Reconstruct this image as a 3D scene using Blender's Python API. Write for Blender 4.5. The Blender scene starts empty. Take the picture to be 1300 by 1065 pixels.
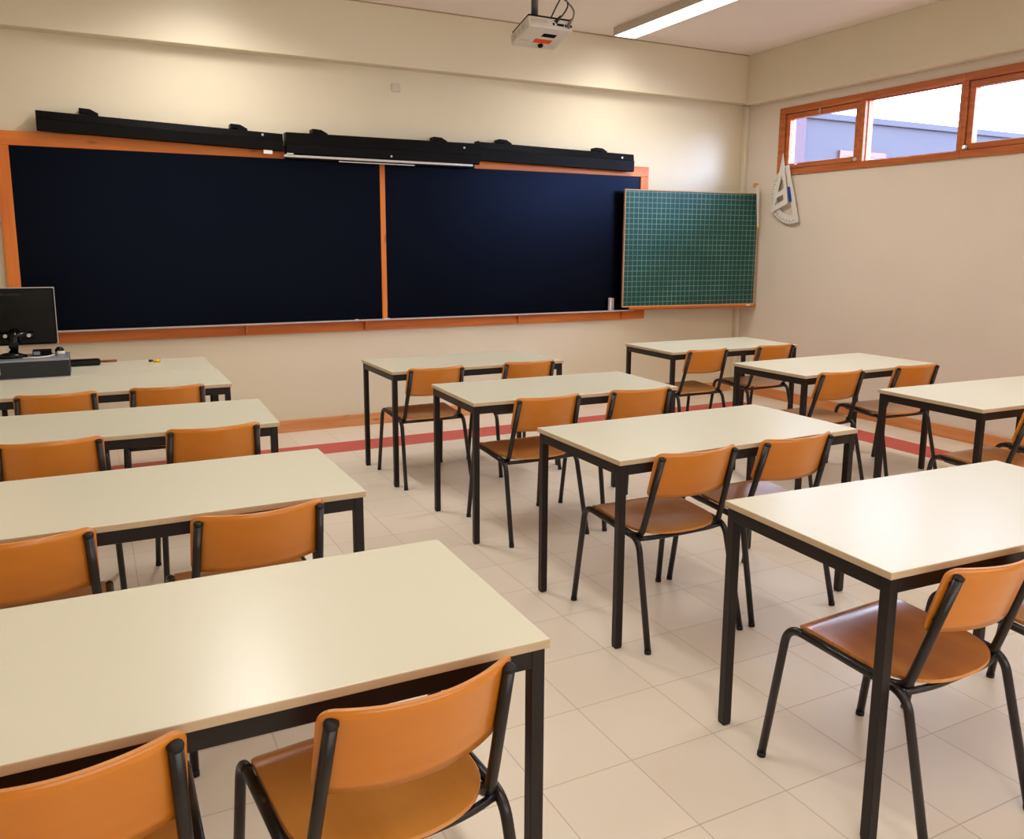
import bpy, bmesh, math, random
from mathutils import Vector, Matrix
random.seed(7)
C = bpy.context.scene.collection
PI = math.pi

# ------------------------------------------------------------------ materials
def lin(c):
    return tuple(((v/255)/12.92 if v/255 <= 0.04045 else ((v/255+0.055)/1.055)**2.4) for v in c) + (1.0,)

def new_mat(name):
    m = bpy.data.materials.new(name); m.use_nodes = True
    nt = m.node_tree; nt.nodes.clear()
    out = nt.nodes.new('ShaderNodeOutputMaterial')
    b = nt.nodes.new('ShaderNodeBsdfPrincipled')
    nt.links.new(b.outputs[0], out.inputs[0])
    return m, nt, b, out

def mat(name, col, rough=0.5, metal=0.0, var=0.06, scale=6.0, coat=0.0, bump=0.0, spec=0.5, stretch=(1, 1, 1), rvar=0.08, detail=4.0):
    """principled surface whose colour and roughness are broken up by noise"""
    m, nt, b, out = new_mat(name)
    N, L = nt.nodes, nt.links
    tc = N.new('ShaderNodeTexCoord'); mp = N.new('ShaderNodeMapping')
    mp.inputs['Scale'].default_value = stretch
    L.new(tc.outputs['Object'], mp.inputs['Vector'])
    ns = N.new('ShaderNodeTexNoise'); ns.inputs['Scale'].default_value = scale; ns.inputs['Detail'].default_value = detail
    L.new(mp.outputs[0], ns.inputs['Vector'])
    c = lin(col)
    mx = N.new('ShaderNodeMix'); mx.data_type = 'RGBA'
    mx.inputs[6].default_value = tuple(max(0, v*(1-var*2)) for v in c[:3]) + (1,)
    mx.inputs[7].default_value = tuple(min(1, v*(1+var*2)) for v in c[:3]) + (1,)
    L.new(ns.outputs['Fac'], mx.inputs[0]); L.new(mx.outputs[2], b.inputs['Base Color'])
    mr = N.new('ShaderNodeMapRange')
    mr.inputs['To Min'].default_value = max(0.02, rough-rvar); mr.inputs['To Max'].default_value = min(1, rough+rvar)
    L.new(ns.outputs['Fac'], mr.inputs['Value']); L.new(mr.outputs[0], b.inputs['Roughness'])
    b.inputs['Metallic'].default_value = metal
    b.inputs['Specular IOR Level'].default_value = spec
    b.inputs['Coat Weight'].default_value = coat; b.inputs['Coat Roughness'].default_value = 0.15
    if bump:
        bp = N.new('ShaderNodeBump'); bp.inputs['Strength'].default_value = bump; bp.inputs['Distance'].default_value = 0.002
        n2 = N.new('ShaderNodeTexNoise'); n2.inputs['Scale'].default_value = scale*12
        L.new(mp.outputs[0], n2.inputs['Vector']); L.new(n2.outputs['Fac'], bp.inputs['Height']); L.new(bp.outputs[0], b.inputs['Normal'])
    return m

def wood(name, dark, light, rough=0.35, axis='x', scale=3.0, coat=0.3, knots=False):
    m, nt, b, out = new_mat(name)
    N, L = nt.nodes, nt.links
    tc = N.new('ShaderNodeTexCoord'); mp = N.new('ShaderNodeMapping')
    s = {'x': (0.5, 9, 9), 'y': (9, 0.5, 9), 'z': (9, 9, 0.5)}[axis]
    mp.inputs['Scale'].default_value = s
    L.new(tc.outputs['Object'], mp.inputs['Vector'])
    ns = N.new('ShaderNodeTexNoise'); ns.inputs['Scale'].default_value = scale; ns.inputs['Detail'].default_value = 8; ns.inputs['Distortion'].default_value = 0.6
    L.new(mp.outputs[0], ns.inputs['Vector'])
    cr = N.new('ShaderNodeValToRGB')
    cr.color_ramp.elements[0].position = 0.3; cr.color_ramp.elements[0].color = lin(dark)
    cr.color_ramp.elements[1].position = 0.7; cr.color_ramp.elements[1].color = lin(light)
    L.new(ns.outputs['Fac'], cr.inputs[0])
    last = cr.outputs[0]
    if knots:
        vo = N.new('ShaderNodeTexVoronoi'); vo.inputs['Scale'].default_value = 1.0
        m2 = N.new('ShaderNodeMapping'); m2.inputs['Scale'].default_value = {'x': (3, 11, 11), 'z': (11, 11, 3), 'y': (11, 3, 11)}[axis]
        L.new(tc.outputs['Object'], m2.inputs['Vector']); L.new(m2.outputs[0], vo.inputs['Vector'])
        kr = N.new('ShaderNodeMapRange'); kr.inputs['From Min'].default_value = 0.06; kr.inputs['From Max'].default_value = 0.16
        kr.inputs['To Min'].default_value = 0.55; kr.inputs['To Max'].default_value = 0.0
        L.new(vo.outputs['Distance'], kr.inputs['Value'])
        mx = N.new('ShaderNodeMix'); mx.data_type = 'RGBA'; L.new(kr.outputs[0], mx.inputs[0])
        L.new(last, mx.inputs[6]); mx.inputs[7].default_value = tuple(v*0.45 for v in lin(dark)[:3]) + (1,)
        last = mx.outputs[2]
    L.new(last, b.inputs['Base Color'])
    b.inputs['Roughness'].default_value = rough
    b.inputs['Coat Weight'].default_value = coat; b.inputs['Coat Roughness'].default_value = 0.2
    return m

def emit(name, col, strength):
    m = bpy.data.materials.new(name); m.use_nodes = True
    nt = m.node_tree; nt.nodes.clear()
    out = nt.nodes.new('ShaderNodeOutputMaterial'); e = nt.nodes.new('ShaderNodeEmission')
    e.inputs[0].default_value = lin(col); e.inputs[1].default_value = strength
    ns = nt.nodes.new('ShaderNodeTexNoise'); ns.inputs['Scale'].default_value = 2
    mr = nt.nodes.new('ShaderNodeMapRange'); mr.inputs['To Min'].default_value = strength*0.97; mr.inputs['To Max'].default_value = strength*1.03
    nt.links.new(ns.outputs['Fac'], mr.inputs['Value']); nt.links.new(mr.outputs[0], e.inputs[1])
    nt.links.new(e.outputs[0], out.inputs[0])
    return m

def glass_mat():
    m = bpy.data.materials.new('window_glass'); m.use_nodes = True
    nt = m.node_tree; nt.nodes.clear(); N, L = nt.nodes, nt.links
    out = N.new('ShaderNodeOutputMaterial'); t = N.new('ShaderNodeBsdfTransparent'); g = N.new('ShaderNodeBsdfGlossy')
    t.inputs[0].default_value = (0.95, 0.96, 1.0, 1); g.inputs['Roughness'].default_value = 0.02
    lw = N.new('ShaderNodeLayerWeight'); lw.inputs['Blend'].default_value = 0.5
    pw = N.new('ShaderNodeMath'); pw.operation = 'POWER'; pw.inputs[1].default_value = 4.0; L.new(lw.outputs['Facing'], pw.inputs[0])
    fr = N.new('ShaderNodeMath'); fr.operation = 'MULTIPLY_ADD'; fr.inputs[1].default_value = 0.6; fr.inputs[2].default_value = 0.03; L.new(pw.outputs[0], fr.inputs[0])
    mx = N.new('ShaderNodeMixShader')
    L.new(fr.outputs[0], mx.inputs[0]); L.new(t.outputs[0], mx.inputs[1]); L.new(g.outputs[0], mx.inputs[2]); L.new(mx.outputs[0], out.inputs[0])
    return m

def floor_mat():
    m, nt, b, out = new_mat('floor_tiles'); N, L = nt.nodes, nt.links
    tc = N.new('ShaderNodeTexCoord'); sp = N.new('ShaderNodeSeparateXYZ'); L.new(tc.outputs['Object'], sp.inputs[0])
    def M(op, a, b_=None, c_=None):
        n = N.new('ShaderNodeMath'); n.operation = op
        for i, v in enumerate((a, b_, c_)):
            if v is None: continue
            if isinstance(v, (int, float)): n.inputs[i].default_value = v
            else: L.new(v, n.inputs[i])
        return n.outputs[0]
    T = 0.3140
    X = M('DIVIDE', M('ADD', sp.outputs[0], 0.108), T); Y = M('DIVIDE', M('ADD', sp.outputs[1], 4.304), T)
    fx, fy = M('FRACT', X), M('FRACT', Y)
    def edge(f): return M('MINIMUM', f, M('SUBTRACT', 1.0, f))
    e = M('MINIMUM', edge(fx), edge(fy))
    g = N.new('ShaderNodeMapRange'); g.inputs['From Min'].default_value = 0.003; g.inputs['From Max'].default_value = 0.0085
    g.inputs['To Min'].default_value = 1; g.inputs['To Max'].default_value = 0
    L.new(e, g.inputs['Value'])
    cb = N.new('ShaderNodeCombineXYZ'); L.new(M('FLOOR', X), cb.inputs[0]); L.new(M('FLOOR', Y), cb.inputs[1])
    wn = N.new('ShaderNodeTexWhiteNoise'); L.new(cb.outputs[0], wn.inputs['Vector'])
    ns = N.new('ShaderNodeTexNoise'); ns.inputs['Scale'].default_value = 2.2; ns.inputs['Detail'].default_value = 6
    L.new(tc.outputs['Object'], ns.inputs['Vector'])
    f = M('ADD', M('MULTIPLY', wn.outputs['Value'], 0.45), M('MULTIPLY', ns.outputs['Fac'], 0.55))
    base = N.new('ShaderNodeMix'); base.data_type = 'RGBA'
    base.inputs[6].default_value = lin((FLOOR_A)); base.inputs[7].default_value = lin((FLOOR_B)); L.new(f, base.inputs[0])
    # red guide row of tiles: along the board wall and then along the window wall
    rowb = M('MULTIPLY', M('GREATER_THAN', sp.outputs[1], -0.850), M('LESS_THAN', sp.outputs[1], -0.536))
    rowb = M('MULTIPLY', rowb, M('LESS_THAN', sp.outputs[0], 3.974))
    rowr = M('MULTIPLY', M('GREATER_THAN', sp.outputs[0], 3.660), M('LESS_THAN', sp.outputs[0], 3.974))
    rowr = M('MULTIPLY', rowr, M('LESS_THAN', sp.outputs[1], -0.536))
    red = M('MAXIMUM', rowb, rowr)
    m1 = N.new('ShaderNodeMix'); m1.data_type = 'RGBA'; L.new(red, m1.inputs[0]); L.new(base.outputs[2], m1.inputs[6]); m1.inputs[7].default_value = lin(RED)
    m2 = N.new('ShaderNodeMix'); m2.data_type = 'RGBA'; L.new(M('MULTIPLY', g.outputs[0], 0.45), m2.inputs[0]); L.new(m1.outputs[2], m2.inputs[6]); m2.inputs[7].default_value = lin((150, 124, 100))
    L.new(m2.outputs[2], b.inputs['Base Color'])
    r = N.new('ShaderNodeMapRange'); r.inputs['To Min'].default_value = 0.28; r.inputs['To Max'].default_value = 0.46
    L.new(ns.outputs['Fac'], r.inputs['Value']); L.new(r.outputs[0], b.inputs['Roughness'])
    bp = N.new('ShaderNodeBump'); bp.inputs['Strength'].default_value = 0.25; bp.inputs['Distance'].default_value = 0.002; bp.invert = True
    L.new(g.outputs[0], bp.inputs['Height']); L.new(bp.outputs[0], b.inputs['Normal'])
    return m

def grid_board_mat():
    m, nt, b, out = new_mat('green_grid_board'); N, L = nt.nodes, nt.links
    tc = N.new('ShaderNodeTexCoord'); sp = N.new('ShaderNodeSeparateXYZ'); L.new(tc.outputs['Object'], sp.inputs[0])
    def M(op, a, b_=None):
        n = N.new('ShaderNodeMath'); n.operation = op
        for i, v in enumerate((a, b_)):
            if v is None: continue
            if isinstance(v, (int, float)): n.inputs[i].default_value = v
            else: L.new(v, n.inputs[i])
        return n.outputs[0]
    def edge(o, off):
        f = M('FRACT', M('DIVIDE', M('ADD', o, off), 0.05)); return M('MINIMUM', f, M('SUBTRACT', 1.0, f))
    e = M('MINIMUM', edge(sp.outputs[0], 0.0), edge(sp.outputs[2], 0.0))
    g = N.new('ShaderNodeMapRange'); g.inputs['From Min'].default_value = 0.03; g.inputs['From Max'].default_value = 0.075
    g.inputs['To Min'].default_value = 1; g.inputs['To Max'].default_value = 0; L.new(e, g.inputs['Value'])
    ns = N.new('ShaderNodeTexNoise'); ns.inputs['Scale'].default_value = 3; ns.inputs['Detail'].default_value = 6; L.new(tc.outputs['Object'], ns.inputs['Vector'])
    base = N.new('ShaderNodeMix'); base.data_type = 'RGBA'; L.new(ns.outputs['Fac'], base.inputs[0])
    base.inputs[6].default_value = lin((24, 66, 60)); base.inputs[7].default_value = lin((38, 86, 78))
    mk = N.new('ShaderNodeMapRange'); mk.inputs['From Min'].default_value = 0.3; mk.inputs['From Max'].default_value = 0.7
    mk.inputs['To Min'].default_value = 0.3; mk.inputs['To Max'].default_value = 0.75; L.new(ns.outputs['Fac'], mk.inputs['Value'])
    m2 = N.new('ShaderNodeMix'); m2.data_type = 'RGBA'; L.new(M('MULTIPLY', g.outputs[0], mk.outputs[0]), m2.inputs[0])
    L.new(base.outputs[2], m2.inputs[6]); m2.inputs[7].default_value = lin((140, 172, 162))
    L.new(m2.outputs[2], b.inputs['Base Color']); b.inputs['Roughness'].default_value = 0.38; b.inputs['Specular IOR Level'].default_value = 0.3
    return m

FLOOR_A = (222, 209, 190); FLOOR_B = (236, 224, 207); RED = (204, 78, 74)
MW = mat('wall_paint', (225, 213, 188), 0.7, var=0.025, scale=1.6, bump=0.08)
MWR = mat('wall_paint_right', (226, 213, 197), 0.7, var=0.025, scale=1.6, bump=0.08)
MC = mat('ceiling_paint', (246, 236, 228), 0.8, var=0.02, scale=2)
MF = floor_mat()
M_frame = wood('pine_frame', (206, 108, 34), (232, 140, 58), 0.5, 'x', 2.0, 0.05, True)
M_frame_v = wood('pine_frame_vertical', (206, 108, 34), (232, 140, 58), 0.5, 'z', 2.0, 0.05, True)
M_ledge = wood('ledge_wood', (182, 94, 24), (216, 124, 40), 0.5, 'x', 2.0, 0.05)
M_win = wood('window_wood', (168, 84, 32), (202, 116, 52), 0.4, 'y', 3.0, 0.1)
M_base = wood('baseboard_wood', (206, 136, 84), (228, 166, 112), 0.5, 'x', 2.0, 0.05, True)
M_base_y = wood('baseboard_wood_side', (206, 130, 76), (228, 158, 102), 0.5, 'y', 2.0, 0.05)
M_black = mat('chalkboard_slate', (2, 2, 5), 0.36, var=0.2, scale=1.5, spec=0.17, rvar=0.03)
M_black.node_tree.nodes['Principled BSDF'].inputs['Specular Tint'].default_value = (0.42, 0.55, 1.0, 1)
M_grid = grid_board_mat()
M_top = mat('cream_laminate', (222, 217, 195), 0.29, var=0.015, scale=1.2, rvar=0.02)
M_edge = mat('beige_edge_band', (204, 180, 148), 0.45, var=0.06, scale=8)
M_metal = mat('dark_brown_steel', (36, 26, 25), 0.4, 0.0, var=0.1, scale=14, spec=0.4)
M_tube = mat('black_tube_steel', (30, 22, 22), 0.3, 0.0, var=0.1, scale=14, spec=0.6)
M_rubber = mat('black_rubber', (22, 18, 18), 0.6, var=0.1)
M_back = wood('varnished_backrest_plywood', (206, 122, 26), (220, 138, 38), 0.32, 'x', 0.7, 0.5)
M_seat = wood('varnished_seat_plywood', (206, 134, 50), (224, 154, 68), 0.3, 'y', 0.9, 0.6)
M_seat_worn = wood('worn_brown_seat_plywood', (166, 92, 46), (216, 136, 62), 0.24, 'y', 0.6, 0.8)
M_plyedge = wood('plywood_edge', (196, 126, 64), (224, 160, 96), 0.5, 'x', 6, 0.1)
M_alu = mat('aluminium', (196, 192, 188), 0.35, 0.6, var=0.04)
M_whiteplastic = mat('white_plastic', (226, 220, 210), 0.45, var=0.03)
M_trayw = mat('pale_tray', (200, 196, 196), 0.5, var=0.08, scale=10)
M_case = mat('black_housing_paint', (12, 10, 10), 0.42, var=0.15, scale=5, spec=0.12)
M_gray = mat('grey_case', (32, 33, 37), 0.5, var=0.08)
M_silver = mat('silver_plastic', (150, 154, 164), 0.3, 0.3, var=0.05)
M_gloss = mat('glossy_black_plastic', (6, 6, 7), 0.2, var=0.15, spec=0.3)
M_glass = glass_mat()
M_orange = mat('orange_sticker', (222, 84, 18), 0.5)
M_yellow = mat('yellow_plastic', (236, 190, 20), 0.45)
M_blue = mat('blue_plastic', (22, 60, 150), 0.45)
M_cable = mat('black_cable', (26, 24, 24), 0.5)
M_cableg = mat('grey_cable', (128, 116, 106), 0.5)
M_ext = mat('outdoor_render', (74, 70, 78), 0.85, var=0.03)
M_extp = mat('outdoor_pink_render', (90, 70, 78), 0.85, var=0.03)
M_lamp = emit('lamp_diffuser', (250, 250, 255), 5.0)
M_lens = mat('housing_beige_metal', (200, 188, 170), 0.5, var=0.04)
M_redwood = mat('red_brown_wood', (150, 76, 40), 0.5)

# ------------------------------------------------------------------ mesh helpers
def box(bm, x0, y0, z0, x1, y1, z1, bev=0.0, mi=0):
    vs = [bm.verts.new(p) for p in ((x0,y0,z0),(x1,y0,z0),(x1,y1,z0),(x0,y1,z0),(x0,y0,z1),(x1,y0,z1),(x1,y1,z1),(x0,y1,z1))]
    fs = [bm.faces.new([vs[i] for i in f]) for f in ((0,3,2,1),(4,5,6,7),(0,1,5,4),(1,2,6,5),(2,3,7,6),(3,0,4,7))]
    for f in fs: f.material_index = mi
    if bev > 0:
        es = list({e for f in fs for e in f.edges})
        r = bmesh.ops.bevel(bm, geom=es, offset=bev, segments=2, profile=0.5, affect='EDGES')
        for f in r['faces']: f.material_index = mi
    return vs

def smooth_path(pts, rad, seg=7):
    """round the corners of a polyline"""
    P = [Vector(p) for p in pts]; out = [P[0]]
    for i in range(1, len(P)-1):
        a, b, c = P[i-1], P[i], P[i+1]
        r = rad[i-1] if isinstance(rad, (list, tuple)) else rad
        d1 = (a-b); d2 = (c-b); r1 = min(r, d1.length*0.49); r2 = min(r, d2.length*0.49)
        s = b + d1.normalized()*r1; e = b + d2.normalized()*r2
        for k in range(seg+1):
            t = k/seg
            out.append(s*(1-t)**2 + b*2*t*(1-t) + e*t*t)
    out.append(P[-1]); return out

def tube(bm, pts, r, n=10, caps=True, mi=0):
    P = [Vector(p) for p in pts]
    q = [P[0]]
    for p in P[1:]:
        if (p-q[-1]).length > 1e-5: q.append(p)
    P = q; rings = []; prev = None
    for i, p in enumerate(P):
        t = (P[min(i+1, len(P)-1)] - P[max(i-1, 0)]).normalized()
        if prev is None:
            u = Vector((1, 0, 0)) if abs(t.x) < 0.9 else Vector((0, 1, 0))
            u = (u - t*u.dot(t)).normalized()
        else:
            u = (prev - t*prev.dot(t)).normalized()
        prev = u; v = t.cross(u)
        rr = r[i] if isinstance(r, (list, tuple)) else r
        rings.append([bm.verts.new(p + (u*math.cos(2*PI*k/n) + v*math.sin(2*PI*k/n))*rr) for k in range(n)])
    for a, b in zip(rings, rings[1:]):
        for k in range(n):
            f = bm.faces.new((a[k], a[(k+1) % n], b[(k+1) % n], b[k])); f.smooth = True; f.material_index = mi
    if caps:
        bm.faces.new(rings[0][::-1]).material_index = mi; bm.faces.new(rings[-1]).material_index = mi

def prism(bm, poly, axis, a, b, mi=0, bev=0.0):
    """extrude a 2D polygon along an axis between a and b"""
    def P(u, v, w):
        return {'x': (w, u, v), 'y': (u, w, v), 'z': (u, v, w)}[axis]
    A = [bm.verts.new(P(u, v, a)) for u, v in poly]; B = [bm.verts.new(P(u, v, b)) for u, v in poly]
    n = len(poly); fs = []
    fs.append(bm.faces.new(A[::-1])); fs.append(bm.faces.new(B))
    for i in range(n): fs.append(bm.faces.new((A[i], A[(i+1) % n], B[(i+1) % n], B[i])))
    for f in fs: f.material_index = mi
    if bev > 0:
        bmesh.ops.bevel(bm, geom=list({e for f in fs for e in f.edges}), offset=bev, segments=2, profile=0.5, affect='EDGES')

def obj(name, bm, mats, parent=None, loc=None, rot=None, kind=None):
    bmesh.ops.recalc_face_normals(bm, faces=bm.faces[:])
    me = bpy.data.meshes.new(name); bm.to_mesh(me); bm.free()
    for m in (mats if isinstance(mats, (list, tuple)) else [mats]): me.materials.append(m)
    o = bpy.data.objects.new(name, me); C.objects.link(o)
    if parent: o.parent = parent
    if loc: o.location = loc
    if rot: o.rotation_euler = rot
    if kind: o['kind'] = kind
    return o

def tag(o, label=None, cat=None, group=None, kind=None):
    if label: o['label'] = label
    if cat: o['category'] = cat
    if group: o['group'] = group
    if kind: o['kind'] = kind
    return o

def empty(name, loc=(0, 0, 0), rz=0, **k):
    o = bpy.data.objects.new(name, None); C.objects.link(o); o.empty_display_size = 0.1
    o.location = loc; o.rotation_euler = (0, 0, rz); return tag(o, **k)

def B(): return bmesh.new()

def bx(name, m, parent, *a, bev=0.0):
    bm = B(); box(bm, *a, bev=bev); return obj(name, bm, m, parent)

def flat_shape(name, loops, thick, m, parent=None):
    """flat plate with holes, drawn in local x-z, thickness along y"""
    cu = bpy.data.curves.new(name, 'CURVE'); cu.dimensions = '2D'; cu.fill_mode = 'BOTH'; cu.extrude = thick/2
    for lp in loops:
        s = cu.splines.new('POLY'); s.points.add(len(lp)-1); s.use_cyclic_u = True
        for i, (u, v) in enumerate(lp): s.points[i].co = (u, v, 0, 1)
    t = bpy.data.objects.new(name, cu); C.objects.link(t)
    bpy.context.view_layer.update()
    me = bpy.data.meshes.new_from_object(t.evaluated_get(bpy.context.evaluated_depsgraph_get()))
    bpy.data.objects.remove(t)
    me.transform(Matrix.Rotation(PI/2, 4, 'X'))
    me.materials.clear(); me.materials.append(m); me.name = name
    o = bpy.data.objects.new(name, me); C.objects.link(o)
    if parent: o.parent = parent
    return o

# ------------------------------------------------------------------ room shell
XR, XL, YB, H = 4.376, -3.70, -8.80, 3.42
YW0, NW = -0.49, 6
PITCH = 0.955
YW1 = YW0 - 0.03 - NW*PITCH
WZ0, WZ1 = 2.222, 2.862

bm = B(); box(bm, XL-0.2, YB-0.2, -0.12, XR+0.2, 0.2, 0.0); obj('floor', bm, MF, kind='structure')
bm = B(); box(bm, XL-0.2, YB-0.2, H, XR+0.2, 0.2, H+0.12); obj('ceiling', bm, MC, kind='structure')
bm = B(); box(bm, XL-0.2, 0, 0, XR+0.2, 0.2, H); obj('wall_front', bm, MW, kind='structure')
bm = B(); box(bm, XL-0.2, YB-0.2, 0, XR+0.2, YB, H); obj('wall_back', bm, MW, kind='structure')
bm = B(); box(bm, XL-0.2, YB, 0, XL, 0, H); obj('wall_left', bm, MW, kind='structure')
bm = B()
box(bm, XR, YB, 0, XR+0.2, 0, WZ0); box(bm, XR, YB, WZ1, XR+0.2, 0, H)
box(bm, XR, YW0, WZ0, XR+0.2, 0, WZ1); box(bm, XR, YB, WZ0, XR+0.2, YW1, WZ1)
obj('wall_right', bm, MWR, kind='structure')
BD = 0.12
bm = B(); box(bm, XL, -BD, 2.957, XR, 0, H, 0.006); obj('trim_1', bm, MW, kind='structure')          # beam over the board
bm = B(); box(bm, XR-BD, YB, 2.940, XR, -BD, H, 0.006); obj('trim_2', bm, MW, kind='structure')        # beam over the windows
bm = B(); box(bm, XL, -BD-0.006, H-0.010, XR-BD, -BD+0.002, H); obj('shadow_gap_trim', bm, mat('ceiling_shadow_gap', (176, 154, 124), 0.7), kind='structure')   # thin brown strip drawn in as the shadow gap under the ceiling
bm = B(); box(bm, XR-0.05, -0.055, 0, XR, 0, 2.95, 0.008); obj('trim_3', bm, MW, kind='structure')     # boxed pipe in the corner
bm = B(); box(bm, XL, -0.016, 0, XR-0.05, 0, 0.100, 0.003); obj('baseboard_front', bm, M_base, kind='structure')
bm = B(); box(bm, XR-0.016, YB, 0, XR, -0.055, 0.102, 0.003); obj('baseboard_right', bm, M_base_y, kind='structure')
bm = B(); box(bm, XL, YB, 0, XL+0.016, -0.016, 0.100, 0.003); obj('baseboard_left', bm, M_base_y, kind='structure')
bm = B(); box(bm, XL+0.016, YB, 0, XR-0.016, YB+0.016, 0.100, 0.003); obj('baseboard_back', bm, M_base, kind='structure')

# ------------------------------------------------------------------ windows
for i in range(NW):
    y1 = YW0 - 0.03 - i*PITCH; y0 = y1 - PITCH          # unit from y1 (left, near board) to y0
    if i == 0: y1 = YW0
    w = empty('window_%d' % (i+1), (XR, (y0+y1)/2, WZ0), kind='structure')
    ly = lambda y: y - (y0+y1)/2
    a, b_ = ly(y0), ly(y1); Hh = WZ1 - WZ0
    e1 = 0.075 if i == 0 else 0.03                    # left jamb
    e0 = 0.03 if i < NW-1 else 0.075
    bm = B(); XO, XI = -0.02, 0.09
    box(bm, XO, a, Hh-0.062, XI, b_, Hh, 0.004)
    box(bm, XO, a, 0, XI, b_, 0.058, 0.004)
    box(bm, XO, b_-e1, 0.058, XI, b_, Hh-0.062, 0.003)
    box(bm, XO, a, 0.058, XI, a+e0, Hh-0.062, 0.003)
    obj('window_frame', bm, M_win, w)
    gy0, gy1, gz0, gz1 = a+e0, b_-e1, 0.058, Hh-0.062
    if i % 2 == 0:                                    # opening sash
        bm = B(); s = 0.052; X0, X1 = -0.002, 0.06
        g = 0.004
        box(bm, X0, gy0+g, gz1-s, X1, gy1-g, gz1-g, 0.004)
        box(bm, X0, gy0+g, gz0+g, X1, gy1-g, gz0+s, 0.004)
        box(bm, X0, gy0+g, gz0+s, X1, gy0+s, gz1-s, 0.004)
        box(bm, X0, gy1-s, gz0+s, X1, gy1-g, gz1-s, 0.004)
        sash = obj('sash', bm, M_win, w)
        bm = B(); box(bm, 0.028, gy0+s, gz0+s, 0.033, gy1-s, gz1-s); obj('pane', bm, M_glass, sash)
        bm = B(); box(bm, -0.014, (a+b_)/2-0.008, gz1-0.045, -0.002, (a+b_)/2+0.008, gz1+0.02, 0.003)
        tube(bm, [(-0.012, (a+b_)/2, gz1-0.02), (-0.03, (a+b_)/2, gz1-0.026)], 0.004, 8)
        obj('latch', bm, M_alu, sash)
        for yy in ((gy0+0.012, gy1-0.012) if i == 0 else (gy1-0.012,)):
            bm = B(); tube(bm, [(0.0, yy, gz0+0.02), (-0.012, yy, gz0+0.02), (-0.03, yy, gz0+0.024)], [0.018, 0.020, 0.014], 14)
            obj('corner_catch', bm, M_alu, sash)
    else:
        bm = B(); box(bm, 0.03, gy0, gz0, 0.035, gy1, gz1); obj('pane', bm, M_glass, w)
        bm = B(); t = 0.008
        box(bm, 0.018, gy0, gz0, 0.03, gy1, gz0+t); box(bm, 0.018, gy0, gz1-t, 0.03, gy1, gz1)
        box(bm, 0.018, gy0, gz0+t, 0.03, gy0+t, gz1-t); box(bm, 0.018, gy1-t, gz0+t, 0.03, gy1, gz1-t)
        obj('glazing_bead', bm, M_win, w)

# ------------------------------------------------------------------ outside
ext = empty('neighbouring_building', (9.0, 1.5, 0), label='pale lavender rendered building seen outside through the high windows', cat='building')
bx('wall', M_ext, ext, -2.27, 0, 0, 9.0, 0.3, 3.20)
bx('parapet', M_ext, ext, -2.35, -0.05, 3.20, 9.0, 0.3, 3.285, bev=0.01)
bx('corner_pilaster', M_extp, ext, -2.44, -0.04, 0, -2.27, 0.3, 3.20)
fr = B()
M_owin = wood('outdoor_window_wood', (84, 44, 26), (104, 58, 36), 0.5, 'x')
X0, X1, Z0, Z1 = -1.62, -0.72, 1.7, 2.825
box(fr, X0, -0.04, Z1-0.07, X1, 0.02, Z1); box(fr, X0, -0.04, Z0, X1, 0.02, Z0+0.07)
box(fr, X0, -0.04, Z0+0.07, X0+0.07, 0.02, Z1-0.07); box(fr, X1-0.07, -0.04, Z0+0.07, X1, 0.02, Z1-0.07)
wf = obj('window', fr, M_owin, ext)
bx('pane', mat('pale_blind', (130, 126, 130), 0.5), wf, X0+0.07, -0.02, Z0+0.07, X1-0.07, -0.01, Z1-0.07)
bm = B(); box(bm, XR+0.2, -12, -0.12, 18.5, 3.5, -0.02); tag(obj('ground', bm, mat('courtyard_paving', (86, 82, 80), 0.8)), kind='structure')

# ------------------------------------------------------------------ chalkboard
cb = empty('chalkboard', (0.43, 0, 0.82), label='wide black double chalkboard in an orange pine frame on the wall', cat='chalkboard')
ox, oz = 0.43, 0.82
def cbx(name, m, x0, y0, z0, x1, y1, z1, bev=0.003, parent=None):
    return bx(name, m, parent or cb, x0-ox, y0, z0-oz, x1-ox, y1, z1-oz, bev=bev)
cbx('frame_top', M_frame, -2.29, -0.038, 2.195, 3.142, -0.002, 2.29)
cbx('frame_side', M_frame_v, -2.29, -0.038, 0.91, -2.208, -0.002, 2.195)
cbx('frame_side', M_frame_v, 3.053, -0.038, 0.91, 3.142, -0.002, 2.195)
cbx('frame_mullion', M_frame_v, 0.424, -0.038, 0.91, 0.468, -0.002, 2.195)
cbx('slate_panel', M_black, -2.208, -0.026, 0.905, 0.424, -0.002, 2.197, 0)
cbx('slate_panel', M_black, 0.468, -0.026, 0.905, 3.053, -0.002, 2.197, 0)
cbx('ledge_board', M_ledge, -2.29, -0.034, 0.822, 3.142, -0.002, 0.905)
tr = B()
prism(tr, [(-0.036, 0.905), (-0.085, 0.905), (-0.088, 0.918), (-0.082, 0.918), (-0.080, 0.909), (-0.036, 0.909)], 'x', -2.27, 2.98)
bmesh.ops.translate(tr, vec=(-ox, 0, -oz), verts=tr.verts[:])
obj('chalk_tray', tr, M_trayw, cb)
for x in (-0.70, 0.27, 1.72, 2.86):
    bm = B(); prism(bm, [(-0.034, 0.905), (-0.034, 0.826), (-0.044, 0.826), (-0.080, 0.905)], 'x', x-0.007, x+0.007)
    bmesh.ops.translate(bm, vec=(-ox, 0, -oz), verts=bm.verts[:]); obj('tray_bracket', bm, M_ledge, cb)
bm = B(); box(bm, -0.007, -0.012, 0, 0.007, 0.012, 0.022, 0.004)
t = empty('chalkboard_eraser', (2.725, -0.059, 0.9095), 0.12, label='grey-white felt eraser standing upright in the tray beside the green board', cat='eraser')
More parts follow.
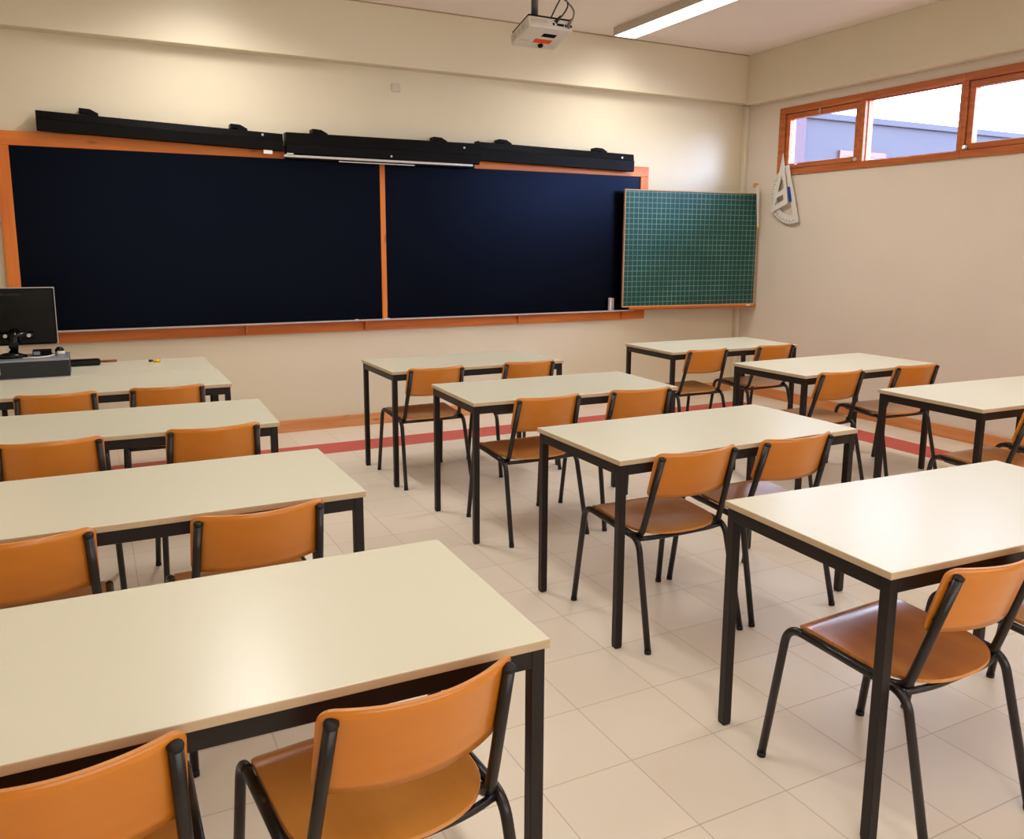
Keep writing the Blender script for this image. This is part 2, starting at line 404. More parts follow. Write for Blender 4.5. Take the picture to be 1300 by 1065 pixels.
bx('felt', mat('grey_felt', (150, 140, 140), 0.95, var=0.2, scale=60), t, -0.002, -0.016, 0, 0.026, 0.016, 0.125, bev=0.003)
bx('grip', mat('pale_grip', (208, 200, 196), 0.6, var=0.1, scale=40), t, -0.026, -0.014, 0, -0.002, 0.014, 0.128, bev=0.003)
bm.free()
for nm, x, ln, lab in (('chalk_stick', 0.455, 0.045, 'white chalk stick in the tray below the wooden mullion'), ('chalk_stick', 0.19, 0.03, 'short white chalk stub in the tray, left of the mullion')):
    bm = B(); tube(bm, [(-ln/2, 0, 0.0055), (ln/2, 0.004, 0.0055)], 0.0055, 10)
    tag(obj(nm, bm, mat('chalk_white', (236, 234, 230), 0.9), loc=(x, -0.064, 0.9095)), lab, 'chalk')

# housings above the board
def housing(name, x0, x1, zL0, zL1, zR0, zR1, ybk, yfr, label, cat, ridge=0.55):
    t = empty(name, (x0, 0, zL0), label=label, cat=cat)
    bm = B(); n = 2
    rings = []
    for k in range(n):
        x = 0 if k == 0 else x1-x0
        z0, z1 = (zL0, zL1) if k == 0 else (zR0, zR1)
        h = z1-z0
        prof = [(ybk, z1), (ybk, z0+0.02), (yfr+0.018, z0), (yfr, z0+0.006), (yfr-0.004, z0+h*ridge), (yfr+0.004, z0+h*ridge+0.004), (yfr+0.010, z1)]
        rings.append([bm.verts.new((x, y, z-zL0)) for y, z in prof])
    m = len(rings[0])
    for i in range(m): bm.faces.new((rings[0][i], rings[0][(i+1) % m], rings[1][(i+1) % m], rings[1][i]))
    bm.faces.new(rings[0][::-1]); bm.faces.new(rings[1])
    obj('casing', bm, M_case, t)
    return t
def clip(t, x, z, y, flip=1):
    bm = B()
    prism(bm, [(x, z-0.01), (x+0.065, z-0.01), (x+0.065, z+0.006), (x+0.015, z+0.032), (x-0.055, z+0.036), (x-0.055, z+0.008), (x-0.01, z+0.006)], 'y', -0.10, -0.002)
    obj('wall_clip', bm, M_case, t)
def screw(t, x, z, y):
    bm = B(); tube(bm, [(x, y, z), (x, y-0.006, z)], 0.009, 14); obj('screw_cap', bm, M_alu, t)
h1 = housing('lamp_housing', -2.026, -0.372, 2.290, 2.426, 2.240, 2.372, -0.045, -0.125, 'long black housing tilted above the left end of the chalkboard', 'housing', 0.6)
clip(h1, 0.32, 0.137, -0.06); clip(h1, 1.33, 0.100, -0.06); screw(h1, 1.50, 0.066, -0.126)
bx('end_label', M_whiteplastic, h1, 1.505, -0.120, -0.072, 1.570, -0.112, -0.044)
h2 = housing('projection_screen_case', -0.352, 1.281, 2.225, 2.385, 2.216, 2.392, -0.045, -0.150, 'black roll-down projection screen case over the centre of the chalkboard', 'projection screen', 0.45)
clip(h2, 0.27, 0.167, -0.09); clip(h2, 1.29, 0.170, -0.09); screw(h2, 1.49, 0.125, -0.147); screw(h2, 0.84, 0.02, -0.150)
bm = B(); box(bm, -0.02, -0.142, -0.026, 1.575, -0.118, -0.006, 0.003); obj('screen_bottom_bar', bm, M_alu, h2, rot=(0, 0, 0))
bm = B(); box(bm, 0.41, -0.128, -0.044, 1.05, -0.116, -0.034, 0.002); obj('pull_bar', bm, M_alu, h2)
bm = B(); box(bm, 0.0, -0.118, -0.036, 1.60, -0.05, 0.01, 0.002); obj('screen_roll', bm, M_case, h2)
bx('end_label', M_whiteplastic, h2, 0.0, -0.148, -0.005, 0.05, -0.142, 0.014)
h3 = housing('lamp_housing', 1.290, 2.905, 2.252, 2.412, 2.228, 2.388, -0.045, -0.125, 'long black housing above the right end of the chalkboard', 'housing', 0.62)
clip(h3, 0.26, 0.160, -0.06); clip(h3, 1.26, 0.144, -0.06); screw(h3, 1.475, 0.10, -0.126)
bx('end_plate', M_case, h3, -0.012, -0.13, 0.0, -0.002, -0.045, 0.165)

# ------------------------------------------------------------------ green grid board
gx0, gy0_, gx1, gy1_ = 2.812, -0.125, 4.335, -0.288
ga = math.atan2(gy1_-gy0_, gx1-gx0); gl = math.hypot(gx1-gx0, gy1_-gy0_)
gb = empty('grid_board', (gx0, gy0_, 0.945), ga, label='green chalkboard ruled with white squares, hung in the corner beside the black one', cat='chalkboard')
bx('writing_panel', M_grid, gb, 0.008, 0.0, 0.012, gl-0.008, 0.02, 1.114)
bm = B()
t_ = 0.009
box(bm, 0, -0.003, 1.113, gl, 0.026, 1.123, 0.002); box(bm, 0, -0.003, 0.0, gl, 0.026, 0.013, 0.002)
box(bm, 0, -0.003, 0.013, t_, 0.026, 1.113, 0.002); box(bm, gl-t_, -0.003, 0.013, gl, 0.026, 1.113, 0.002)
obj('edge_trim', bm, mat('pale_wood_edge', (206, 158, 112), 0.5, var=0.1), gb)
bm = B(); prism(bm, [(0.022, -0.001), (-0.012, -0.001), (-0.012, -0.012), (0.018, -0.030), (0.022, -0.030)], 'x', 0.08, gl+0.02); obj('bottom_rail', bm, M_ledge, gb)
bx('wall_bracket', M_ledge, gb, 0.95, 0.026, 0.7, 1.0, 0.20, 0.74)
bx('wall_bracket', M_ledge, gb, 0.40, 0.026, 0.7, 0.45, 0.10, 0.74)
bm = B(); box(bm, -0.025, -0.008, 0, 0.025, 0.008, 0.012, 0.004)
tag(obj('chalk_piece', bm, mat('chalk_lump', (238, 232, 220), 0.9), loc=(4.262, -0.291, 0.933+0.0005), rot=(0, 0, ga)), 'small white chalk piece on the right end of the green board rail', 'chalk')

# ruler hanging on the right edge of the green board
rl = empty('hanging_ruler', (4.280, -0.335, 1.735), label='long narrow white ruler hanging from the top right corner of the green board', cat='ruler')
bm = B(); prism(bm, [(0.002, 0.0), (0.022, 0.0), (0.006, 0.40), (-0.030, 0.41), (-0.030, 0.385)], 'y', -0.004, 0.0); obj('blade', bm, M_whiteplastic, rl)
bm = B(); tube(bm, [(0.014, 0.004, 0.0), (0.014, -0.012, 0.0)], 0.013, 12); obj('yellow_tip', bm, M_yellow, rl)
bm = B(); box(bm, -0.035, 0.001, 0.385, -0.004, 0.045, 0.425, 0.004); obj('wooden_hook', bm, M_plyedge, rl)

# ------------------------------------------------------------------ set square + protractor on the window handle
# local x = -world y (to the right along the wall), local z = up
def wallplate(root_name, label, cat, loops, dx, ox_, oz_, m=M_whiteplastic, th=0.004):
    t = empty(root_name, (XR-dx, ox_, oz_), -PI/2, label=label, cat=cat)
    L2 = [[(-(y-ox_), z-oz_) for y, z in lp] for lp in loops]
    return t, L2
t, L2 = wallplate('set_square', 'white plastic set square hanging point-up on the left window catch', 'set square',
    [[(-0.596, 2.43), (-0.697, 1.953), (-0.474, 1.862)], [(-0.590, 2.225), (-0.639, 2.095), (-0.556, 2.061)], [(-0.545, 2.010), (-0.626, 2.036), (-0.641, 1.985), (-0.528, 1.938)]], 0.052, -0.596, 1.862)
flat_shape('plate', L2, 0.004, M_whiteplastic, t)
# protractor: straight edge A->B, half disc on the left
A = Vector((-0.643, 2.313)); Bp = Vector((-0.815, 1.768)); mid = (A+Bp)/2; R_ = (A-Bp).length/2; ax = (A-Bp).normalized(); nrm = Vector((-ax.y, ax.x))
if nrm.x < 0: nrm = -nrm
def arc(r, a0, a1, n, off=0.0): return [tuple(mid + nrm*off + ax*r*math.cos(a0+(a1-a0)*k/n) + nrm*r*math.sin(a0+(a1-a0)*k/n)) for k in range(n+1)]
outer = arc(R_, 0, PI, 40) + [tuple(Bp - nrm*0.022), tuple(A - nrm*0.022)]
inner = [tuple(mid + nrm*0.035 + ax*(R_*0.68))] + arc(R_*0.72, 0.25, PI-0.25, 30)[1:-1] + [tuple(mid + nrm*0.035 - ax*(R_*0.68))]
t, L2 = wallplate('protractor', 'large white board protractor with handle hanging behind the set square', 'protractor', [outer, inner], 0.036, mid.x, mid.y)
flat_shape('plate', L2, 0.004, M_whiteplastic, t)
bm = B()
for k in range(1, 36):
    a = PI*k/36; r0 = R_*(0.90 if k % 2 else 0.86); r1 = R_*0.96
    p = [mid + ax*r0*math.cos(a-0.008) + nrm*r0*math.sin(a-0.008), mid + ax*r1*math.cos(a-0.008) + nrm*r1*math.sin(a-0.008),
         mid + ax*r1*math.cos(a+0.008) + nrm*r1*math.sin(a+0.008), mid + ax*r0*math.cos(a+0.008) + nrm*r0*math.sin(a+0.008)]
    prism(bm, [(-(q.x-mid.x), q.y-mid.y) for q in p], 'y', -0.0026, -0.0021)
obj('tick_marks', bm, M_gray, t)
p = [(-0.672, 2.108), (-0.696, 2.108), (-0.731, 1.968), (-0.702, 1.966)]
bm = B(); prism(bm, [(-(y-mid.x), z-mid.y) for y, z in p], 'y', -0.012, -0.002); obj('handle', bm, M_blue, t)
o = t.children[-1]; o['label'] = 'blue grip'
bm = B(); tube(bm, [(0.018, 0.02, 2.315-mid.y+0.0), (0.018, -0.02, 2.315-mid.y)], 0.006, 8); obj('hanging_loop', bm, M_alu, t)

# wall plate high on the front wall
t = empty('blank_wall_plate', (0.59, 0, 2.813), label='small square beige junction plate high on the wall under the beam', cat='wall plate')
bx('plate', mat('beige_plate', (206, 196, 176), 0.4), t, -0.037, -0.008, -0.033, 0.037, -0.0005, 0.033, bev=0.003)
bm = B(); tube(bm, [(0, -0.007, 0), (0, -0.010, 0)], 0.004, 8); obj('screw', bm, M_alu, t)

# ------------------------------------------------------------------ desks
W, D, HT, TH = 1.25, 0.635, 0.75, 0.020
def make_desk():
    t = empty('school_desk')
    bm = B(); vs = box(bm, -W/2, -D/2, HT-TH, W/2, D/2, HT, 0.0025, 0)
    for f in bm.faces: f.material_index = 0 if abs(f.normal.z) > 0.9 or f.calc_center_median().z > HT-0.002 else 1
    bm.normal_update()
    for f in bm.faces: f.material_index = 0 if f.normal.z > 0.4 else 1
    obj('tabletop', bm, [M_top, M_edge], t)
    i = 0.008; a = 0.040; w = 0.030
    zt = HT-TH-0.001
    X, Y = W/2-i, D/2-i
    bm = B()
    box(bm, -X+w, -Y, zt-a, X-w, -Y+0.022, zt, 0.002); box(bm, -X+w, Y-0.022, zt-a, X-w, Y, zt, 0.002)
    box(bm, -X, -Y+w, zt-a, -X+0.022, Y-w, zt, 0.002); box(bm, X-0.022, -Y+w, zt-a, X, Y-w, zt, 0.002)
    obj('frame', bm, M_metal, t)
    for sx in (-1, 1):
        for sy in (-1, 1):
            bm = B(); x0, x1 = sorted((sx*X, sx*(X-w))); y0, y1 = sorted((sy*Y, sy*(Y-w)))
            box(bm, x0, y0, 0.008, x1, y1, zt, 0.002)
            lg = obj('leg', bm, M_metal, t)
            bm = B(); box(bm, x0+0.001, y0+0.001, 0, x1-0.001, y1-0.001, 0.012, 0.002); obj('foot_cap', bm, M_rubber, lg)
    return t

# ------------------------------------------------------------------ chairs  (local +y faces the desk)
def panel(bm, cols, thick, mi=0, emi=1):
    """cols: list of columns, each a list of (front point, outward normal) -> closed sheet of the given thickness"""
    A = [[bm.verts.new(p) for p, n in c] for c in cols]; Bv = [[bm.verts.new(p - n*thick) for p, n in c] for c in cols]
    nc, nr = len(cols), len(cols[0])
    for i in range(nc-1):
        for j in range(nr-1):
            f = bm.faces.new((A[i][j], A[i+1][j], A[i+1][j+1], A[i][j+1])); f.smooth = True; f.material_index = mi
            f = bm.faces.new((Bv[i][j], Bv[i][j+1], Bv[i+1][j+1], Bv[i+1][j])); f.smooth = True; f.material_index = mi
    rim = [(i, 0) for i in range(nc)] + [(nc-1, j) for j in range(1, nr)] + [(i, nr-1) for i in range(nc-2, -1, -1)] + [(0, j) for j in range(nr-2, 0, -1)]
    for k in range(len(rim)):
        a, b_ = rim[k], rim[(k+1) % len(rim)]
        f = bm.faces.new((A[a[0]][a[1]], A[b_[0]][b_[1]], Bv[b_[0]][b_[1]], Bv[a[0]][a[1]])); f.material_index = emi; f.smooth = False

UT, UTZ = -0.252, 0.752      # upright top (y, z)
UB, UBZ = -0.178, 0.500      # upright just above its bend
def make_chair(seat_mat=None):
    t = empty('school_chair')
    # --- seat
    bm = B(); cols = []; NX, NY = 22, 26
    def halfw(y):
        if y > 0.165: 
            q = min(1, (y-0.165)/0.030); return 0.203 - 0.030*(1-math.sqrt(max(0, 1-q*q)))
        if y > -0.04: return 0.203
        q = (-0.04-y)/0.165; q = min(q, 1.0)
        return 0.203*max(0.0, 1-q**2.5)**(1/2.5)
    ys = [-0.205 + 0.400*(0.5-0.5*math.cos(PI*j/NY)) for j in range(NY+1)]
    def sz(x, y):
        z = 0.452 + 0.010*(y/0.2) - 0.010*math.exp(-((y+0.03)/0.11)**2)*(1-(x/0.21)**2)
        if y > 0.14: z -= 0.016*((y-0.14)/0.055)**2
        return z
    for i in range(NX+1):
        u = -math.cos(PI*i/NX); c = []
        for y in ys:
            hw = max(halfw(y), 0.03); x = u*hw
            e = 1e-3
            n = Vector((-(sz(x+e, y)-sz(x-e, y))/(2*e), -(sz(x, y+e)-sz(x, y-e))/(2*e), 1)).normalized()
            c.append((Vector((x, y, sz(x, y))), n))
        cols.append(c)
    panel(bm, cols, 0.010)
    seat = obj('seat', bm, [seat_mat or M_seat, M_plyedge], t)
    # --- backrest (curved ply, ends forward, middle to the rear)
    bm = B(); cols = []; HW = 0.188; z0, z1 = 0.588, 0.772; r = 0.024
    NX, NZ = 30, 8
    ln = Vector((0, UT-UB, UTZ-UBZ)).normalized()     # lean direction
    for i in range(NX+1):
        u = -math.cos(PI*i/NX)*HW
        cut = 0.0
        if abs(u) > HW-r: q = (abs(u)-(HW-r))/r; cut = r*(1-math.sqrt(max(0, 1-q*q)))
        sag = 0.062*(1-(u/HW)**2)
        nrm_ = Vector((-2*0.062*u/HW**2, 1, 0)).normalized()
        c = []
        for j in range(NZ+1):
            z = z0+cut + (z1-z0-2*cut)*j/NZ
            yl = UB + (UT-UB)*(z-UBZ)/(UTZ-UBZ)
            c.append((Vector((u, yl + 0.030 - sag, z)), nrm_))
        cols.append(c)
    panel(bm, cols, 0.009)
    back = obj('backrest', bm, [M_back, M_plyedge], t)
    rt = 0.0124
    for s in (-1, 1):
        # --- side U tube: front leg, rail, rear leg
        F0, F1 = Vector((s*0.228, 0.270, 0.004)), Vector((s*0.213, 0.212, 0.444))
        R1, R0 = Vector((s*0.213, -0.172, 0.420)), Vector((s*0.228, -0.274, 0.004))
        path = smooth_path([F0, F1, R1, R0], [0.055, 0.050], 8)
        ia = 9; ib = len(path)-10
        mF = F1 + (R1-F1)*0.14; mR = R1 + (F1-R1)*0.13
        for nm, pts in (('leg', path[:ia+1] + [mF]), ('leg', [mR] + path[ib:])):
            bm = B(); tube(bm, pts, rt, 12); lg = obj(nm, bm, M_tube, t)
            foot = F0 if pts[0] == path[0] else R0; top = F1 if pts[0] == path[0] else R1
            d = (top-foot).normalized()
            bm = B(); tube(bm, [foot - Vector((0, 0, 0.004)), foot + d*0.012], rt+0.0008, 12); obj('foot_cap', bm, M_rubber, lg)
        bm = B(); tube(bm, [mF, mR], rt, 12); obj('side_rail', bm, M_tube, t)
        # --- upright: inner tube under the seat, J bend, up to the backrest
        xi = s*0.189
        p = smooth_path([(xi, 0.155, 0.4260), (xi, -0.150, 0.4100), (s*0.186, UB, UBZ), (s*0.174, UT, UTZ)], [0.075, 0.05], 8)
        bm = B(); tube(bm, p, rt, 12); up = obj('back_upright', bm, M_tube, t)
        tp = Vector((s*0.174, UT, UTZ)); dd = (p[-1]-p[-2]).normalized()
        bm = B(); tube(bm, [tp - dd*0.004, tp + dd*0.002, tp+dd*0.006], [rt+0.0012, rt+0.0012, rt*0.55], 12); obj('end_cap', bm, M_rubber, up)
        for zz in (0.625, 0.728):
            bm = B()
            yl = UB + (UT-UB)*(zz-UBZ)/(UTZ-UBZ); xl = s*(0.186 + (0.174-0.186)*(zz-UBZ)/(UTZ-UBZ))
            sg = 0.062*(1-(0.172/0.188)**2)
            box(bm, xl-0.008, yl+0.004, zz-0.009, xl+0.008, yl+0.030-sg-0.008, zz+0.009, 0.002)
            box(bm, xl-0.003, yl-0.002, zz-0.012, xl+0.011, yl+0.012, zz+0.012, 0.002)
            obj('backrest_bracket', bm, M_rubber, up)
    # --- cross bars under the seat
    bm = B(); p = smooth_path([(-0.212, -0.150, 0.413), (-0.12, -0.178, 0.418), (0.12, -0.178, 0.418), (0.212, -0.150, 0.413)], 0.06, 6)
    tube(bm, p, 0.0095, 10); obj('cross_bar', bm, M_tube, t)
    bm = B(); tube(bm, [(-0.200, 0.120, 0.424), (0.200, 0.120, 0.424)], 0.009, 10); obj('cross_bar', bm, M_tube, t)
    return t

def dup(root, loc, rz, label, group=None):
    r = root.copy(); C.objects.link(r); r.location = loc; r.rotation_euler = (0, 0, rz); r['label'] = label
    if group: r['group'] = group
    for ch in list(root.children):
        c = ch.copy(); C.objects.link(c); c.parent = r
        for g in list(ch.children):
            d = g.copy(); C.objects.link(d); d.parent = c
    return r

desks = [
 # x, y, rot, label
 (0.488, -1.586, 0.010, 'cream-topped desk nearest the board in the middle column'),
 (0.534, -2.775, -0.036, 'second cream desk from the board in the middle column'),
 (0.542, -4.020, 0.002, 'third desk from the board in the middle column, two chairs tucked under'),
 (0.551, -5.226, -0.050, 'closest middle-column desk, its top reflecting bluish window light'),
 (2.698, -1.575, -0.020, 'far cream desk in the corner under the green grid board'),
 (2.726, -2.805, 0.022, 'second desk from the board in the window-side column'),
 (2.719, -4.008, -0.040, 'window-side desk cut off by the right edge of the photo'),
 (-1.621, -5.111, -0.015, 'large foreground desk at bottom left, closest to the viewer'),
 (-1.657, -3.974, 0.0, 'second desk from the viewer in the left column'),
 (-1.681, -2.769, -0.034, 'third desk from the viewer in the left column'),
 (-1.718, -1.609, -0.012, 'left column desk pushed against the computer desk'),
 (-1.724, -0.962, -0.005, 'desk under the monitor and grey case, nearest the wall'),
]
d0 = make_desk(); tag(d0, desks[0][3], 'desk', 'cream topped school desks in three columns')
d0.location = (desks[0][0], desks[0][1], 0); d0.rotation_euler = (0, 0, desks[0][2])
for x, y, r, lab in desks[1:]: dup(d0, (x, y, 0), r, lab)

G = 'plywood school chairs at the desks'
chairs = [
 (0.145, -1.715, 0.0, 'left chair at the middle-column desk nearest the board'),
 (0.815, -1.715, 0.0, 'right chair at the middle-column desk nearest the board'),
 (0.290, -2.905, 0.0, 'left chair at the second middle-column desk from the board'),
 (0.875, -2.925, -0.07, 'right chair at the second middle-column desk from the board'),
 (0.245, -4.140, 0.0, 'left chair, all four legs showing, at the third middle-column desk'),
 (0.765, -4.140, 0.0, 'right chair at the third middle-column desk from the board'),
 (0.188, -5.347, 0.05, 'nearest chair on the right, its worn seat reddish brown at the front'),
 (0.800, -5.375, 0.0, 'chair just entering at the right photo edge beside the nearest middle desk'),
 (2.345, -1.710, 0.0, 'left chair at the desk below the green grid board'),
 (3.030, -1.710, 0.0, 'right chair at the desk below the green grid board'),
 (2.375, -2.940, 0.0, 'left chair at the second window-side desk from the board'),
 (3.070, -2.955, -0.06, 'right chair at the second window-side desk from the board'),
 (2.375, -4.210, 0.0, 'left chair at the desk cut off by the right photo edge'),
 (2.955, -4.190, 0.0, 'right chair at the desk cut off by the right photo edge'),
 (-1.328, -5.274, 0.10, 'foreground chair at the right end of the closest left desk'),
 (-1.885, -5.240, 0.0, 'foreground chair cut off at the bottom left of the photo'),
 (-1.390, -4.140, 0.04, 'right chair at the second left-column desk from the viewer'),
 (-2.005, -4.110, 0.0, 'left chair at the second left-column desk from the viewer'),
 (-1.350, -2.910, 0.0, 'right chair at the third left-column desk from the viewer'),
 (-1.965, -2.910, 0.0, 'left chair at the third left-column desk from the viewer'),
 (-1.440, -1.750, 0.0, 'right chair behind the desk joined to the computer desk'),
 (-1.975, -1.750, 0.0, 'left chair behind the desk joined to the computer desk'),
]
c0 = make_chair(); tag(c0, chairs[0][3], 'chair', G)
c0.location = (chairs[0][0], chairs[0][1], 0); c0.rotation_euler = (0, 0, chairs[0][2])
for k, (x, y, r, lab) in enumerate(chairs[1:], 1):
    c = dup(c0, (x, y, 0), r, lab)
    if k == 6:
        for ch in c.children:
            if ch.name.startswith('seat'):
                ch.data = ch.data.copy(); ch.data.materials[0] = M_seat_worn; ch['label'] = 'worn reddish brown seat'

# ------------------------------------------------------------------ things on the teacher's desk
zt = HT + 0.0005
pc = empty('desktop_computer', (-2.19, -1.10, zt), label='flat dark grey desktop computer case lying under the monitor', cat='computer')
bx('case', M_gray, pc, -0.27, -0.155, 0.004, 0.27, 0.165, 0.098, bev=0.004)
bx('lid', M_silver, pc, -0.272, -0.157, 0.098, 0.272, 0.167, 0.110, bev=0.004)
bx('base_rim', M_silver, pc, -0.272, -0.157, 0, 0.272, 0.167, 0.004)
bx('front_port_panel', M_whiteplastic, pc, -0.11, -0.1575, 0.03, -0.085, -0.154, 0.09)
top = zt + 0.1105
mo = empty('monitor', (-2.235, -1.02, top), label='black monitor seen from behind, standing on the grey computer case', cat='monitor')
bm = B(); box(bm, -0.26, -0.018, 0.065, 0.256, 0.014, 0.405, 0.010); scr = obj('back_shell', bm, M_gloss, mo)
bm = B(); box(bm, -0.264, 0.014, 0.060, 0.260, 0.024, 0.410, 0.004); obj('silver_bezel', bm, M_alu, scr)
bx('vent_recess', M_rubber, scr, -0.20, -0.022, 0.36, 0.08, -0.018, 0.375, bev=0.002)
bm = B(); tube(bm, smooth_path([(0.03, -0.03, 0.15), (0.03, -0.075, 0.10), (0.02, -0.06, 0.02)], 0.03, 5), 0.026, 14); obj('stand_neck', bm, M_gloss, mo)
bm = B(); tube(bm, [(-0.07, -0.05, 0.125), (0.13, -0.05, 0.125)], 0.022, 14); hg = obj('hinge_bar', bm, M_gloss, mo)
for x in (-0.012, 0.11):
    bm = B(); tube(bm, [(x, -0.070, 0.128), (x, -0.082, 0.128)], 0.011, 12); obj('hinge_screw', bm, M_alu, hg)
bm = B(); tube(bm, [(0.01, -0.065, 0.0), (0.01, -0.065, 0.010), (0.01, -0.062, 0.025)], [0.085, 0.085, 0.04], 24); st = obj('stand_base', bm, M_gloss, mo)
bm = B(); tube(bm, [(0.0, -0.10, 0.05), (0.0, -0.115, 0.05)], 0.010, 12); obj('stand_screw', bm, M_alu, mo)
sb = empty('power_adapter', (-2.065, -1.06, top), label='small black box with a grey label beside the monitor stand', cat='adapter')
bx('body', M_case, sb, -0.05, -0.03, 0, 0.05, 0.03, 0.036, bev=0.004)
bx('label_sticker', M_silver, sb, -0.045, -0.0312, 0.008, -0.010, -0.030, 0.028)
ms = empty('desk_microphone', (-1.965, -1.06, top), label='small white device with black rounded cap on the computer case', cat='device')
bm = B(); tube(bm, [(-0.02, -0.02, 0.012), (0.02, -0.01, 0.012)], [0.012, 0.010], 12); box(bm, -0.025, -0.02, 0, 0.02, 0.01, 0.018, 0.006); obj('body', bm, M_whiteplastic, ms)
bm = B(); tube(bm, [(-0.008, 0.015, 0.0), (-0.008, 0.015, 0.03), (-0.008, 0.015, 0.045)], [0.022, 0.026, 0.012], 14); obj('cap', bm, M_gloss, ms)
bm = B(); tube(bm, smooth_path([(-2.16, -1.205, top+0.005), (-2.06, -1.20, top+0.005), (-2.02, -1.15, top+0.005), (-2.00, -1.10, top+0.006)], 0.04, 6), 0.0045, 8)
tag(obj('white_cable', bm, M_whiteplastic), 'thin white cable curling across the top of the computer case', 'cable')
pcs = B(); box(pcs, -0.10, -0.035, 0, 0.10, 0.035, 0.042, 0.016)
pk = tag(obj('pencil_case', pcs, M_gloss, loc=(-1.85, -0.80, zt), rot=(0, 0, 0.02)), 'black elongated pencil case on the desk right of the computer', 'pencil case')
bm = B(); tube(bm, [(-0.08, 0, 0.008), (0.085, 0.0, 0.008), (0.095, 0, 0.008)], [0.008, 0.008, 0.006], 10)
tag(obj('wooden_pointer', bm, M_redwood, loc=(-1.745, -0.69, zt), rot=(0, 0, 0.05)), 'short red-brown wooden stick lying behind the pencil case', 'stick')
bm = B(); tube(bm, [(-0.018, 0, 0.010), (0.022, -0.004, 0.010)], 0.010, 10)
tag(obj('yellow_chalk', bm, M_yellow, loc=(-1.415, -0.83, zt), rot=(0, 0, -0.3)), 'short yellow chalk piece lying on the computer desk', 'chalk')
bm = B(); tube(bm, [(-0.012, 0, 0.009), (0.012, 0.004, 0.009)], [0.009, 0.006], 10)
tag(obj('dark_chalk_stub', bm, M_gray, loc=(-1.447, -0.80, zt), rot=(0, 0, 0.5)), 'tiny dark stub lying beside the yellow chalk', 'chalk')

# ------------------------------------------------------------------ projector
pj = empty('ceiling_projector', (1.045, -1.66, 2.94), label='white ceiling-mounted projector with an orange sticker underneath', cat='projector')
tilt = empty('projector_body'); bpy.data.objects.remove(tilt)
Rm = Matrix.Rotation(-0.20, 4, 'X')
def pjo(name, bm, m, parent=None, tiltit=True):
    if tiltit: bmesh.ops.transform(bm, matrix=Rm, verts=bm.verts[:])
    return obj(name, bm, m, parent or pj)
E_ = 0.036
Rm = Matrix.Rotation(0.0, 4, 'X')
Rm = Matrix.Rotation(-0.27, 4, 'X') @ Matrix.Identity(4)
bm = B(); box(bm, -0.165, -0.13, -E_, 0.165, 0.14, E_, 0.008); body = pjo('body', bm, mat('projector_white', (214, 206, 196), 0.45))
bm = B(); box(bm, -0.160, -0.125, E_, 0.160, 0.120, E_+0.014, 0.006); pjo('top_cover', bm, M_case, body)
bm = B(); box(bm, -0.05, -0.03, -E_-0.0015, 0.05, 0.01, -E_+0.001); bmesh.ops.translate(bm, vec=(0.03, -0.03, 0), verts=bm.verts[:]); o = pjo('label_plate', bm, M_case, body)
bm = B(); box(bm, 0.0-0.045, 0.012, -E_-0.0015, 0.085, 0.062, -E_+0.001); o = pjo('sticker', bm, M_orange, body); o['label'] = 'orange warning sticker'
bm = B(); tube(bm, [(0.03, 0.085, -E_+0.001), (0.03, 0.085, -E_-0.012)], 0.018, 14); pjo('adjustable_foot', bm, M_case, body)
bm = B(); box(bm, -0.14, 0.04, -E_-0.001, -0.08, 0.055, -E_+0.001); pjo('foot_slot', bm, M_lens, body)
bm = B()
for x, w_ in ((0.012, 0.014), (0.045, 0.05), (0.085, 0.012), (0.105, 0.010), (0.125, 0.010), (0.145, 0.014)): box(bm, x, -0.1315, -0.012, x+w_, -0.129, 0.004)
pjo('ports', bm, M_case, body)
bm = B(); box(bm, -0.15, -0.1312, -0.004, -0.03, -0.129, 0.022); pjo('vent_grille', bm, M_lens, body)
bm = B(); box(bm, -0.1662, 0.05, -0.022, -0.164, 0.11, 0.022, 0.0); box(bm, -0.1662, 0.0, -0.016, -0.164, 0.03, 0.016); box(bm, -0.1662, -0.07, -0.016, -0.164, -0.03, 0.016); pjo('side_vent', bm, M_lens, body)
bm = B(); tube(bm, [(-0.08, 0.120, 0.0), (-0.08, 0.140, 0.0)], 0.028, 18); pjo('lens', bm, M_gloss, body)
bm = B(); tube(bm, [(-0.075, -0.02, 0.045), (-0.075, -0.02, H-2.94-0.002)], 0.0265, 4); pole = pjo('mounting_pole', bm, mat('grey_pole', (92, 86, 86), 0.4, 0.4), None, False)
pole.location = (0.02, 0.02, 0)
bm = B(); box(bm, -0.10, -0.08, 0.044, 0.08, 0.06, 0.062, 0.004); pjo('mount_plate', bm, M_case, None, True)
bm = B(); box(bm, -0.12, -0.06, H-2.94-0.016, 0.01, 0.06, H-2.94-0.001, 0.003); pjo('ceiling_plate', bm, M_metal, None, False)
for nm, pts, m_, r in (
  ('cable', [(0.00, -0.12, 0.064), (0.03, -0.14, 0.14), (0.08, -0.14, 0.22), (0.05, -0.06, 0.36), (-0.03, -0.01, 0.44)], M_cable, 0.005),
  ('cable', [(0.04, -0.12, 0.048), (0.09, -0.14, 0.10), (0.13, -0.14, 0.17), (0.08, -0.10, 0.24), (0.0, -0.02, 0.40)], M_cable, 0.005),
  ('cable', [(0.135, -0.125, 0.03), (0.165, -0.14, 0.09), (0.165, -0.14, 0.14), (0.09, -0.13, 0.20), (0.03, -0.08, 0.25), (-0.02, -0.02, 0.42)], M_cableg, 0.006)):
    bm = B(); tube(bm, smooth_path(pts, 0.06, 6), r, 8); obj(nm, bm, m_, pj)
bm = B(); tube(bm, [(0.125, -0.128, 0.018), (0.15, -0.136, 0.075)], [0.014, 0.009], 10); obj('cable_plug', bm, M_cableg, pj)
